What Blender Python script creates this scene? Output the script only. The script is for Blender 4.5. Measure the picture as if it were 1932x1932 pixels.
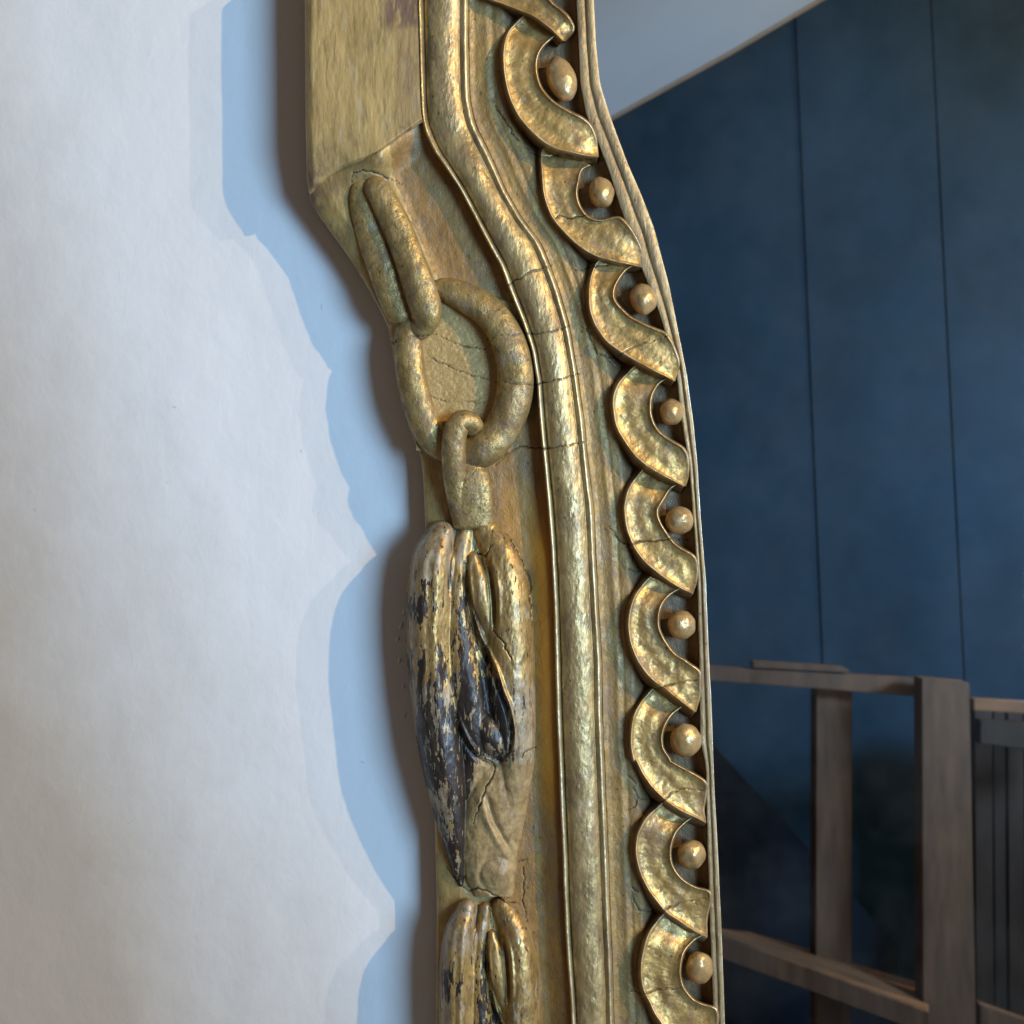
import bpy, math, random
import numpy as np
from mathutils import Vector

for o in list(bpy.data.objects):
    bpy.data.objects.remove(o, do_unlink=True)
scene = bpy.context.scene
COL = scene.collection

# ------------------------------------------------------------------ camera
D = 0.72                 # camera to plaster wall, metres
S = 0.6 / 1932.0         # metres per traced unit on the wall plane
CU, CV = 966.0, 966.0
cam_data = bpy.data.cameras.new("camera")
cam = bpy.data.objects.new("camera", cam_data)
COL.objects.link(cam)
cam.location = (0, -D, 0)
cam.rotation_euler = (math.radians(90), 0, 0)
cam_data.sensor_width = 36
cam_data.angle = 2 * math.atan(0.3 / D)
cam_data.clip_start = 0.01
cam_data.clip_end = 60
cam_data.dof.use_dof = True
cam_data.dof.focus_distance = D - 0.032
cam_data.dof.aperture_fstop = 17
scene.camera = cam

# ------------------------------------------------------------------ light
world = bpy.data.worlds.new("World")
scene.world = world
world.use_nodes = True
wb = world.node_tree.nodes["Background"]
wb.inputs[0].default_value = (0.118, 0.092, 0.074, 1)
wb.inputs[1].default_value = 1.18


def area(name, loc, target, sx, sy, power, color, shape='RECTANGLE'):
    l = bpy.data.lights.new(name, 'AREA')
    l.shape = shape
    l.size = sx
    l.size_y = sy
    l.energy = power
    l.color = color
    o = bpy.data.objects.new(name, l)
    COL.objects.link(o)
    o.location = loc
    d = Vector(target) - Vector(loc)
    o.rotation_euler = d.to_track_quat('-Z', 'Y').to_euler()
    return o


area("window_light", (1.52, -1.85, 0.10), (0.10, 0, 0.16), 0.85, 0.9, 12.0, (0.37, 0.64, 0.97))
bpy.data.lights["window_light"].spread = math.radians(70)
sp = bpy.data.lights.new("room_spot", 'SPOT')
sp.energy = 300
sp.color = (0.62, 0.80, 1.0)
sp.spot_size = math.radians(100)
sp.spot_blend = 1.0
sp.shadow_soft_size = 0.22
spo = bpy.data.objects.new("room_spot", sp)
COL.objects.link(spo)
spo.location = (2.1, -0.75, 0.30)
spo.rotation_euler = (Vector((0.75, -2.34, -0.15)) - Vector(spo.location)).to_track_quat('-Z', 'Y').to_euler()
area("warm_lamp", (2.45, -1.70, 1.35), (0, 0, 0), 0.04, 0.04, 66.0, (1.0, 0.66, 0.26), 'DISK')
area("second_lamp", (3.3, -1.7, 1.5), (0, 0, 0), 0.03, 0.03, 30.0, (1.0, 0.85, 0.68), 'DISK')

scene.view_settings.view_transform = 'Standard'
scene.view_settings.look = 'None'
scene.view_settings.exposure = 0
scene.view_settings.gamma = 1
scene.render.resolution_x = 1024
scene.render.resolution_y = 1024

# ------------------------------------------------------------------ helpers
MM = 0.001
HOFF = -9.0             # all of the carving sits this much closer to the wall


def at(u, v, h):
    """traced position + height above the wall (mm) -> world xyz arrays"""
    h = np.where(np.asarray(h) > 12, h + HOFF, h)
    k = (D - h * MM) / D
    return (u - CU) * S * k, -h * MM + 0 * u, (CV - v) * S * k


def behind(u, v, dist):
    """a point of the room seen in the mirror at optical distance dist (m) -> its real place"""
    k = dist / D
    return ((u - CU) * S * k, -(dist - D) - 0.060 + 0.0, (CV - v) * S * k)


def tag(o, label=None, cat=None, kind=None, group=None):
    if label: o['label'] = label
    if cat: o['category'] = cat
    if kind: o['kind'] = kind
    if group: o['group'] = group
    return o


def thing(name, loc, label, cat, group=None):
    o = bpy.data.objects.new(name, None)
    COL.objects.link(o)
    o.location = loc
    return tag(o, label, cat, None, group)


def mesh_np(name, co, quads, mat, parent=None, attrs=None, smooth=True):
    me = bpy.data.meshes.new(name)
    co = np.asarray(co, float).copy()
    if parent is not None:
        co = co - np.array(parent.location)
    me.from_pydata(co.tolist(), [], np.asarray(quads).tolist())
    if attrs:
        for k, a in attrs.items():
            at_ = me.attributes.new(k, 'FLOAT', 'POINT')
            at_.data.foreach_set('value', np.asarray(a, np.float32).ravel())
    me.materials.append(mat)
    if smooth:
        me.polygons.foreach_set('use_smooth', [True] * len(me.polygons))
    me.update()
    o = bpy.data.objects.new(name, me)
    COL.objects.link(o)
    if parent is not None:
        o.parent = parent
    return o


def grid_quads(n, m, closed_n=False, closed_m=False):
    i = np.arange(n if closed_n else n - 1)
    j = np.arange(m if closed_m else m - 1)
    I, J = np.meshgrid(i, j, indexing='ij')
    I2, J2 = (I + 1) % n, (J + 1) % m
    return np.stack([I * m + J, I2 * m + J, I2 * m + J2, I * m + J2], -1).reshape(-1, 4)


_rng = np.random.RandomState(7)
_tab = _rng.rand(256, 256)


def vnoise(x, y):
    x = np.asarray(x, float); y = np.asarray(y, float)
    xi = np.floor(x).astype(int); yi = np.floor(y).astype(int)
    fx = x - xi; fy = y - yi
    fx = fx * fx * (3 - 2 * fx); fy = fy * fy * (3 - 2 * fy)
    a = _tab[xi % 256, yi % 256]; b = _tab[(xi + 1) % 256, yi % 256]
    c = _tab[xi % 256, (yi + 1) % 256]; d = _tab[(xi + 1) % 256, (yi + 1) % 256]
    return (a * (1 - fx) + b * fx) * (1 - fy) + (c * (1 - fx) + d * fx) * fy


def fbm(x, y, oct=3):
    r = 0; a = 0.5; t = 0
    for k in range(oct):
        r = r + a * (vnoise(x * 2 ** k + 17.3 * k, y * 2 ** k + 5.1 * k) - 0.5)
        t += a; a *= 0.5
    return r / t * 2


def spline(pts, n, closed=False):
    """Catmull-Rom through pts, n samples evenly spaced by length"""
    P = np.array(pts, float)
    if closed:
        P = np.vstack([P[-1], P, P[0], P[1]])
    else:
        P = np.vstack([2 * P[0] - P[1], P, 2 * P[-1] - P[-2]])
    out = []
    for i in range(1, len(P) - 2):
        t = np.linspace(0, 1, 24, endpoint=False)[:, None]
        p0, p1, p2, p3 = P[i - 1], P[i], P[i + 1], P[i + 2]
        out.append(0.5 * ((2 * p1) + (-p0 + p2) * t + (2 * p0 - 5 * p1 + 4 * p2 - p3) * t ** 2 + (-p0 + 3 * p1 - 3 * p2 + p3) * t ** 3))
    out.append(P[-2][None])
    Q = np.vstack(out)
    L = np.concatenate([[0], np.cumsum(np.linalg.norm(np.diff(Q[:, :2], axis=0), axis=1))])
    x = np.linspace(0, L[-1], n + 1)[:-1] if closed else np.linspace(0, L[-1], n)
    return np.stack([np.interp(x, L, Q[:, k]) for k in range(Q.shape[1])], 1)


def curve(pts):
    """pts [(u, v)...] -> smooth function u(v)"""
    p = np.array(sorted(pts, key=lambda q: q[1]), float)
    vs = np.arange(-260, 2300, 4.0)
    us = np.interp(vs, p[:, 1], p[:, 0])
    lo = vs < p[0, 1]; hi = vs > p[-1, 1]
    us[lo] = p[0, 0] + (vs[lo] - p[0, 1]) * (p[1, 0] - p[0, 0]) / (p[1, 1] - p[0, 1])
    us[hi] = p[-1, 0] + (vs[hi] - p[-1, 1]) * (p[-1, 0] - p[-2, 0]) / (p[-1, 1] - p[-2, 1])
    k = np.ones(7) / 7
    us = np.convolve(np.pad(us, 3, 'edge'), k, 'valid')
    return lambda v: np.interp(v, vs, us)


def seg_dist(u, v, poly):
    """distance to a polyline and the parameter along it"""
    best = np.full(np.shape(u), 1e9); par = np.zeros(np.shape(u))
    P = np.array(poly, float)[:, :2]
    n = len(P) - 1
    for i in range(n):
        a, b = P[i], P[i + 1]
        d = b - a; L = max((d ** 2).sum(), 1e-9)
        t = np.clip(((u - a[0]) * d[0] + (v - a[1]) * d[1]) / L, 0, 1)
        q = np.hypot(u - a[0] - t * d[0], v - a[1] - t * d[1])
        m = q < best
        best = np.where(m, q, best); par = np.where(m, (i + t), par)
    return best, par


CR = 0.26455
def c1(*p): return [(511.1 + x * CR, y * CR) for x, y in p]
def c2(*p): return [(830.5 + x * CR, y * CR) for x, y in p]
def c3(*p): return [(638.9 + x * CR, 447.2 + y * CR) for x, y in p]
def c4(*p): return [(958.4 + x * CR, 447.2 + y * CR) for x, y in p]
def c5(*p): return [(702.8 + x * CR, 926.4 + y * CR) for x, y in p]
def c6(*p): return [(958.4 + x * CR, 958.4 + y * CR) for x, y in p]
def c7(*p): return [(734.7 + x * CR, 1420.9 + y * CR) for x, y in p]
def c8(*p): return [(990.3 + x * CR, 1420.9 + y * CR) for x, y in p]


CRACKS = [
    # across the round moulding
    c3((1045, 738), (1140, 705), (1270, 690), (1400, 690), (1520, 675), (1645, 640)),
    c3((1140, 1035), (1280, 1050), (1415, 1052), (1520, 1030), (1730, 970)),
    c3((1200, 345), (1260, 310), (1370, 245), (1520, 210)),
    c3((1110, 1640), (1240, 1510), (1300, 1498), (1450, 1512), (1600, 1490), (1760, 1470)),
    c3((355, 735), (400, 755), (450, 725), (520, 715), (600, 700), (690, 690)),
    c3((690, 690), (840, 760), (960, 790), (1065, 805)),
    c3((650, 860), (830, 945), (1000, 1000), (1140, 1035)),
    c3((650, 1130), (760, 1180)), c3((900, 1170), (1040, 1190)),
    # scroll row
    c2((600, 1050), (690, 1110), (770, 1128), (840, 1105), (950, 1110), (1080, 1140), (1170, 1140)),
    c2((365, 700), (420, 800), (500, 920), (590, 1060)),
    c2((820, 1560), (860, 1540), (930, 1560), (1050, 1535)),
    c4((470, 245), (550, 230), (640, 200), (710, 200), (740, 220)),
    c4((510, 635), (560, 655), (600, 750), (640, 830), (720, 860), (790, 855), (850, 800), (950, 765), (1135, 710)),
    c4((700, 860), (770, 930)),
    c6((715, 130), (760, 170), (790, 235), (870, 262), (930, 240), (1060, 238), (1150, 220), (1290, 228)),
    c6((850, 250), (890, 330), (890, 380)),
    c6((840, 440), (900, 445), (1000, 470)),
    c6((1000, 1270), (1060, 1295), (1110, 1275), (1180, 1250), (1360, 1228)),
    c8((730, 155), (790, 215)), c8((765, 240), (805, 320), (900, 335), (960, 355), (1010, 320), (1050, 275), (1120, 258), (1280, 265)),
    c8((805, 320), (780, 390), (730, 410)),
    c8((770, 1040), (810, 1125), (900, 1130), (970, 1145), (1030, 1095), (1100, 1070), (1300, 1040)),
    c8((760, 955), (800, 990)),
    c8((755, 1695), (860, 1715), (930, 1685), (1110, 1675)),
    # husks
    c5((740, 435), (810, 470), (850, 380)),
    c5((985, 345), (1040, 430), (1090, 560), (1120, 660), (1130, 800), (1140, 960)),
    c5((860, 990), (930, 1080), (990, 1200)),
    c5((1165, 1825), (1110, 1850), (1060, 1900)),
    c7((700, 40), (755, 90), (750, 130), (690, 250), (640, 380), (590, 510)),
    c7((400, 800), (500, 940), (580, 985), (630, 962), (700, 985), (800, 1040), (860, 1070), (930, 1072)),
    c7((900, 775), (960, 760), (1020, 758)),
    c7((955, 770), (960, 900), (950, 1070), (985, 1200)),
    c1((570, 1300), (590, 1230), (660, 1215), (770, 1240), (860, 1280), (940, 1320)),
]
CRB = [(np.array(c)[:, 0].min() - 6, np.array(c)[:, 0].max() + 6, np.array(c)[:, 1].min() - 6, np.array(c)[:, 1].max() + 6) for c in CRACKS]


def crack_field(u, v, w=0.9):
    u = np.asarray(u, float); v = np.asarray(v, float)
    f = np.zeros(u.shape)
    wu = u + 3.0 * fbm(u / 9.0, v / 9.0, 2); wv = v + 3.0 * fbm(u / 9.0 + 40, v / 9.0, 2)
    for c, b in zip(CRACKS, CRB):
        m = (u > b[0]) & (u < b[1]) & (v > b[2]) & (v < b[3])
        if not m.any(): continue
        d, par = seg_dist(wu[m], wv[m], c)
        n = len(c) - 1
        width = w * (0.45 + 0.75 * np.sin(np.pi * np.clip(par / n, 0.04, 0.96)))
        f[m] = np.maximum(f[m], np.exp(-(d / width) ** 2))
    return f


# ------------------------------------------------------------------ materials
class NT:
    def __init__(s, name):
        s.m = bpy.data.materials.new(name)
        s.m.use_nodes = True
        s.t = s.m.node_tree
        s.b = s.t.nodes["Principled BSDF"]

    def n(s, typ, **kw):
        x = s.t.nodes.new(typ)
        for k, v in kw.items(): setattr(x, k, v)
        return x

    def l(s, a, b): s.t.links.new(a, b)

    def coord(s, scale=(1, 1, 1), loc=(0, 0, 0)):
        c = s.n('ShaderNodeTexCoord'); m = s.n('ShaderNodeMapping')
        m.inputs['Scale'].default_value = scale
        m.inputs['Location'].default_value = loc
        s.l(c.outputs['Object'], m.inputs[0])
        return m.outputs[0]

    def noise(s, scale, detail=4, rough=0.6, stretch=(1, 1, 1), loc=(0, 0, 0), dist=0.0):
        x = s.n('ShaderNodeTexNoise')
        x.inputs['Scale'].default_value = scale
        x.inputs['Detail'].default_value = detail
        x.inputs['Roughness'].default_value = rough
        x.inputs['Distortion'].default_value = dist
        s.l(s.coord(stretch, loc), x.inputs['Vector'])
        return x.outputs[0]

    def ramp(s, fac, stops, interp='LINEAR'):
        r = s.n('ShaderNodeValToRGB')
        r.color_ramp.interpolation = interp
        e = r.color_ramp.elements
        while len(e) < len(stops): e.new(0.5)
        for i, (p, c) in enumerate(stops):
            e[i].position = p
            e[i].color = (c, c, c, 1) if isinstance(c, (int, float)) else (*c, 1)
        s.l(fac, r.inputs[0])
        return r.outputs[0]

    def mix(s, fac, a, b, mode='MIX'):
        x = s.n('ShaderNodeMix', data_type='RGBA', blend_type=mode)
        for sock, val in ((x.inputs[0], fac), (x.inputs[6], a), (x.inputs[7], b)):
            if isinstance(val, (int, float)): sock.default_value = val
            elif isinstance(val, tuple): sock.default_value = (*val, 1)
            else: s.l(val, sock)
        return x.outputs[2]

    def math(s, op, a, b=0.0, clamp=False):
        x = s.n('ShaderNodeMath', operation=op, use_clamp=clamp)
        for sock, val in ((x.inputs[0], a), (x.inputs[1], b)):
            if isinstance(val, (int, float)): sock.default_value = val
            else: s.l(val, sock)
        return x.outputs[0]

    def attr(s, name):
        a = s.n('ShaderNodeAttribute', attribute_name=name)
        return a.outputs['Fac']

    def bump(s, h, strength=0.3, dist=0.001, prev=None):
        b = s.n('ShaderNodeBump')
        b.inputs['Strength'].default_value = strength
        b.inputs['Distance'].default_value = dist
        s.l(h, b.inputs['Height'])
        if prev is not None: s.l(prev, b.inputs['Normal'])
        return b.outputs[0]


def gilt(name, col, col2, dark=(0.10, 0.06, 0.025), metal=0.75, rough=0.38, stretch=0.35, worn=0.4, bole=0.25, spots=0.5, bumpk=1.0, silver=0.35):
    """aged gilding: leaf colour varying between col and col2, brown bole wear, fly spots, fine relief"""
    t = NT(name)
    n1 = t.noise(120, 5, 0.62, (1, 1, stretch))
    c = t.mix(t.ramp(n1, [(0.36, 0.0), (0.64, 1.0)]), col, col2)
    n2 = t.noise(330, 6, 0.72, (1, 1, stretch), (3, 1, 2), 0.4)
    pat = t.ramp(n2, [(0.50, 0.0), (0.60, 1.0)])
    c = t.mix(t.math('MULTIPLY', pat, worn), c, dark)
    # tarnish clouds
    n6 = t.noise(95, 5, 0.7, (1, 1, 0.6), (21, 3, 5), 0.5)
    c = t.mix(t.math('MULTIPLY', t.ramp(n6, [(0.48, 0.0), (0.64, 1.0)]), 0.7), c, (0.24, 0.165, 0.085))
    # rubbed reddish-brown bole patches
    n3 = t.noise(60, 6, 0.75, (1, 1, stretch), (7, 3, 5), 0.6)
    bl = t.math('MULTIPLY', t.ramp(n3, [(0.55, 0.0), (0.62, 1.0)]), bole)
    c = t.mix(bl, c, (0.16, 0.085, 0.05))
    # silvery rubbed patches
    n5 = t.noise(70, 5, 0.7, (1, 1, stretch), (17, 3, 9), 0.3)
    sv = t.math('MULTIPLY', t.ramp(n5, [(0.57, 0.0), (0.66, 1.0)]), silver)
    c = t.mix(sv, c, (0.46, 0.40, 0.30))
    # dark specks
    v = t.n('ShaderNodeTexVoronoi')
    v.inputs['Scale'].default_value = 300
    v.inputs['Randomness'].default_value = 1
    t.l(t.coord((1, 1, 0.8)), v.inputs['Vector'])
    rnd = t.n('ShaderNodeSeparateColor')
    t.l(v.outputs['Color'], rnd.inputs[0])
    sp = t.math('MULTIPLY', t.math('LESS_THAN', v.outputs['Distance'], 0.22), t.math('GREATER_THAN', rnd.outputs[0], 0.86))
    sp = t.math('MULTIPLY', sp, spots)
    c = t.mix(sp, c, (0.05, 0.03, 0.015))
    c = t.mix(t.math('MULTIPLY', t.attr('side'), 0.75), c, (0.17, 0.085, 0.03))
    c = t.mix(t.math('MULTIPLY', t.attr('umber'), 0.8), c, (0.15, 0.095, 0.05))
    c = t.mix(t.attr('orange'), c, (0.62, 0.29, 0.035))
    rub = t.math('MULTIPLY', t.attr('rub'), t.ramp(t.noise(160, 4, 0.6, (1, 1, 0.35), (31, 3, 9)), [(0.36, 0.25), (0.52, 1.0)]))
    c = t.mix(t.math('MULTIPLY', rub, 0.85), c, (0.78, 0.66, 0.42))
    ck = t.attr('crack')
    c = t.mix(ck, c, (0.012, 0.008, 0.005))
    t.l(c, t.b.inputs['Base Color'])
    mt = t.math('SUBTRACT', metal, t.math('MULTIPLY', pat, worn * 0.6), True)
    mt = t.math('SUBTRACT', mt, t.math('MULTIPLY', bl, 0.8), True)
    mt = t.math('SUBTRACT', mt, ck, True)
    t.l(mt, t.b.inputs['Metallic'])
    nr = t.noise(200, 5, 0.65, (1, 1, stretch), (1, 9, 4))
    r = t.ramp(nr, [(0.34, max(rough - 0.08, 0.05)), (0.68, rough + 0.20)])
    r = t.math('ADD', r, t.math('MULTIPLY', bl, 0.25), True)
    t.l(r, t.b.inputs['Roughness'])
    b1 = t.bump(t.noise(170, 5, 0.62, (1, 1, stretch * 1.3)), 0.45 * bumpk, 0.0022)
    b2 = t.bump(t.noise(620, 4, 0.65, (1, 1, 0.7)), 0.55 * bumpk, 0.0004, b1)
    b3 = t.bump(t.math('SUBTRACT', 1.0, pat), 0.25 * bumpk, 0.0003, b2)
    t.l(b3, t.b.inputs['Normal'])
    return t.m


G1, G2 = (0.60, 0.44, 0.18), (0.44, 0.31, 0.12)
M_scroll = gilt('gilt_scroll', (0.66, 0.435, 0.15), (0.43, 0.265, 0.08), metal=0.62, rough=0.40, stretch=0.7, worn=0.45, bole=0.45, bumpk=0.48, silver=0.2)
M_rib = gilt('gilt_rib', (0.58, 0.43, 0.19), (0.40, 0.285, 0.12), metal=0.55, rough=0.36, stretch=0.3, worn=0.5, bole=0.35, bumpk=0.7)
M_cove = gilt('gilt_cove', (0.40, 0.255, 0.08), (0.28, 0.17, 0.05), metal=0.25, rough=0.44, stretch=0.55, worn=0.4, bole=0.2, silver=0.12)
M_rim = gilt('gilt_rim', (0.36, 0.275, 0.14), (0.27, 0.20, 0.095), metal=0.5, rough=0.45, stretch=0.25, worn=0.25, bole=0.2)
M_bead = gilt('gilt_bead', (0.56, 0.38, 0.17), (0.44, 0.27, 0.10), metal=0.35, rough=0.24, stretch=1, worn=0.25, bole=0.3, spots=0.3, bumpk=0.4)
M_link = gilt('gilt_link', (0.50, 0.355, 0.13), (0.30, 0.20, 0.065), metal=0.5, rough=0.38, stretch=0.7, worn=0.65, bole=0.6)
M_amber = gilt('amber_toned_gilding', (0.36, 0.20, 0.055), (0.25, 0.135, 0.035), metal=0.06, rough=0.42, stretch=0.5, worn=0.35, bole=0.15, silver=0.0)


def ochre_mat(name, col, col2, stretch):
    t = NT(name)
    n1 = t.noise(90, 6, 0.68, (1, 1, stretch))
    c = t.mix(t.ramp(n1, [(0.38, 0.0), (0.66, 1.0)]), col, col2)
    n2 = t.noise(380, 6, 0.72, (1, 1, stretch * 0.55), (2, 2, 2), 0.3)
    c = t.mix(t.math('MULTIPLY', t.ramp(n2, [(0.5, 0.0), (0.66, 1.0)]), 0.6), c, (0.19, 0.125, 0.055))
    n4 = t.noise(300, 4, 0.6, (1, 1, stretch * 0.6), (9, 4, 2))
    c = t.mix(t.math('MULTIPLY', t.ramp(n4, [(0.58, 0.0), (0.7, 1.0)]), 0.6), c, (0.52, 0.42, 0.24))
    n3 = t.noise(40, 5, 0.7, (1, 1, 0.6), (5, 1, 6), 0.5)
    c = t.mix(t.math('MULTIPLY', t.ramp(n3, [(0.52, 0.0), (0.66, 1.0)]), 0.35), c, (0.20, 0.15, 0.10))
    c = t.mix(t.attr('purple'), c, (0.15, 0.085, 0.07))
    c = t.mix(t.attr('crack'), c, (0.015, 0.01, 0.006))
    t.l(c, t.b.inputs['Base Color'])
    t.b.inputs['Roughness'].default_value = 0.5
    t.b.inputs['Metallic'].default_value = 0.22
    b1 = t.bump(t.noise(260, 5, 0.65, (1, 1, stretch)), 0.5, 0.0008)
    t.l(t.bump(n1, 0.3, 0.002, b1), t.b.inputs['Normal'])
    return t.m


M_panel = ochre_mat('ochre_gilt_panel', (0.57, 0.385, 0.145), (0.42, 0.28, 0.10), 0.25)
M_board = ochre_mat('ochre_gilt_board', (0.50, 0.35, 0.125), (0.31, 0.205, 0.07), 0.6)


def stipple_mat():
    t = NT('stippled_ochre_gesso')
    v = t.n('ShaderNodeTexVoronoi', feature='DISTANCE_TO_EDGE')
    v.inputs['Scale'].default_value = 620
    t.l(t.coord(), v.inputs['Vector'])
    e = t.ramp(v.outputs['Distance'], [(0.0, 0.0), (0.12, 1.0)])
    n = t.noise(240, 5, 0.7)
    c = t.mix(t.ramp(n, [(0.35, 0.0), (0.65, 1.0)]), (0.56, 0.37, 0.14), (0.42, 0.265, 0.09))
    c = t.mix(t.math('MULTIPLY', t.math('SUBTRACT', 1.0, e), 0.35), c, (0.20, 0.13, 0.05))
    c = t.mix(t.attr('crack'), c, (0.06, 0.035, 0.015))
    t.l(c, t.b.inputs['Base Color'])
    t.b.inputs['Roughness'].default_value = 0.5
    t.b.inputs['Metallic'].default_value = 0.15
    t.l(t.bump(e, 0.2, 0.0004, t.bump(t.noise(200, 4, 0.6), 0.4, 0.001)), t.b.inputs['Normal'])
    return t.m


M_stipple = stipple_mat()


def husk_mat():
    """gilding over black ground worn away in long flakes; 'dark' says how far it has gone, 'bare' where ochre shows"""
    t = NT('worn_gilt_over_black')
    g = t.mix(t.ramp(t.noise(60, 5, 0.62, (1, 1, 0.4)), [(0.36, 0.0), (0.64, 1.0)]), (0.54, 0.365, 0.13), (0.35, 0.225, 0.08))
    sil = t.mix(t.ramp(t.noise(80, 5, 0.6, (1, 1, 0.5), (4, 4, 4)), [(0.36, 0.0), (0.64, 1.0)]), (0.44, 0.35, 0.22), (0.31, 0.24, 0.15))
    fl = t.noise(380, 6, 0.66, (1, 1, 0.24), (2, 7, 1), 0.35)
    fl2 = t.noise(800, 4, 0.6, (1, 1, 0.3), (5, 7, 1), 0.2)
    f = t.math('ADD', t.math('MULTIPLY', fl, 0.75), t.math('MULTIPLY', fl2, 0.25))
    dark = t.attr('dark')
    # threshold moves with how worn the place is
    gone = t.ramp(t.math('ADD', f, t.math('MULTIPLY', t.math('SUBTRACT', dark, 0.5), 0.26)), [(0.555, 0.0), (0.575, 1.0)])
    ss = t.ramp(t.math('ADD', t.noise(300, 6, 0.66, (1, 1, 0.22), (11, 7, 3), 0.3), t.math('MULTIPLY', t.attr('silver'), 0.22)), [(0.575, 0.0), (0.60, 1.0)])
    c = t.mix(ss, g, sil)
    blk = t.mix(t.noise(90, 3, 0.5), (0.014, 0.012, 0.010), (0.045, 0.028, 0.018))
    dp = t.ramp(t.noise(330, 6, 0.72, (1, 1, 0.4), (9, 9, 2), 0.4), [(0.49, 0.0), (0.6, 1.0)])
    c = t.mix(t.math('MULTIPLY', dp, 0.6), c, (0.15, 0.09, 0.045))
    c = t.mix(gone, c, blk)
    oc = t.mix(t.ramp(t.noise(200, 6, 0.75), [(0.36, 0.0), (0.64, 1.0)]), (0.24, 0.155, 0.065), (0.46, 0.325, 0.14))
    oc = t.mix(t.ramp(t.noise(45, 5, 0.7, (1, 1, 0.7), (4, 2, 8)), [(0.5, 0.0), (0.68, 0.55)]), oc, (0.20, 0.13, 0.07))
    c = t.mix(t.attr('bare'), c, oc)
    c = t.mix(t.attr('crack'), c, (0.012, 0.008, 0.005))
    t.l(c, t.b.inputs['Base Color'])
    mt = t.math('SUBTRACT', 0.55, t.math('MULTIPLY', gone, 0.55), True)
    mt = t.math('SUBTRACT', mt, t.math('MULTIPLY', ss, 0.35), True)
    mt = t.math('SUBTRACT', mt, t.math('MULTIPLY', t.attr('bare'), 0.4), True)
    t.l(mt, t.b.inputs['Metallic'])
    t.l(t.ramp(t.noise(100, 4), [(0.3, 0.33), (0.7, 0.56)]), t.b.inputs['Roughness'])
    b = t.bump(t.math('SUBTRACT', 1.0, gone), 0.7, 0.0005, t.bump(t.noise(140, 5, 0.6, (1, 1, 0.4)), 0.35, 0.0018))
    t.l(b, t.b.inputs['Normal'])
    return t.m


M_husk = husk_mat()


def plaster_mat():
    t = NT('white_plaster')
    n = t.noise(3.0, 5, 0.6)
    c = t.mix(t.ramp(n, [(0.35, 0.0), (0.7, 1.0)]), (0.76, 0.75, 0.735), (0.75, 0.74, 0.725))
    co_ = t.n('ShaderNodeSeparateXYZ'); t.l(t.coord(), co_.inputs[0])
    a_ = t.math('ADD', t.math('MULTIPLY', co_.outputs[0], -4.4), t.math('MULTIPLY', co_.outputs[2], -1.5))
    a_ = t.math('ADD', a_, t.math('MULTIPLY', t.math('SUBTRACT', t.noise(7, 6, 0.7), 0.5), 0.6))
    stain_falloff = t.ramp(t.math('ADD', t.math('MULTIPLY', a_, 0.5), 0.0), [(0.38, 0.0), (0.74, 0.9)])
    c = t.mix(stain_falloff, c, (0.45, 0.365, 0.275))  # lower-left fall-off of the window light, with some soiling, painted into the wall colour
    sc = t.noise(170, 3, 0.5, (1, 1, 0.5), (3, 3, 3), 1.5)
    c = t.mix(t.math('MULTIPLY', t.ramp(sc, [(0.74, 0.0), (0.78, 1.0)]), 0.35), c, (0.35, 0.33, 0.32))
    t.l(c, t.b.inputs['Base Color'])
    t.b.inputs['Roughness'].default_value = 0.75
    t.b.inputs['Specular IOR Level'].default_value = 0.2
    b = t.bump(t.noise(14, 4, 0.5), 0.35, 0.006)
    t.l(t.bump(t.noise(330, 5, 0.7), 0.16, 0.0006, t.bump(t.noise(60, 5, 0.65, (1, 1, 0.6), (2, 2, 2), 0.6), 0.14, 0.002, b)), t.b.inputs['Normal'])
    return t.m


def mirror_mat():
    t = NT('mirror_glass')
    v = t.n('ShaderNodeTexVoronoi')
    v.inputs['Scale'].default_value = 55
    t.l(t.coord(), v.inputs['Vector'])
    rnd = t.n('ShaderNodeSeparateColor'); t.l(v.outputs['Color'], rnd.inputs[0])
    sp = t.math('MULTIPLY', t.math('LESS_THAN', v.outputs['Distance'], t.math('MULTIPLY', rnd.outputs[1], 0.045)), t.math('GREATER_THAN', rnd.outputs[0], 0.90))
    haze = t.ramp(t.noise(9, 5, 0.7), [(0.4, 0.0), (0.75, 0.018)])
    t.l(t.mix(sp, (0.80, 0.84, 0.86), (0.10, 0.11, 0.12)), t.b.inputs['Base Color'])
    t.l(t.math('SUBTRACT', 1.0, t.math('ADD', t.math('MULTIPLY', sp, 0.6), haze), True), t.b.inputs['Metallic'])
    t.l(t.math('ADD', t.math('MULTIPLY', sp, 0.6), 0.012), t.b.inputs['Roughness'])
    return t.m


def plain(name, c1_, c2_, scale, rough=0.6, stretch=(1, 1, 1), bump=0.3, bd=0.002, spec=0.3, metal=0.0):
    t = NT(name)
    n = t.noise(scale, 5, 0.6, stretch)
    t.l(t.mix(t.ramp(n, [(0.33, 0.0), (0.67, 1.0)]), c1_, c2_), t.b.inputs['Base Color'])
    t.b.inputs['Roughness'].default_value = rough
    t.b.inputs['Specular IOR Level'].default_value = spec
    t.b.inputs['Metallic'].default_value = metal
    t.l(t.bump(n, bump, bd), t.b.inputs['Normal'])
    return t.m


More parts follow.
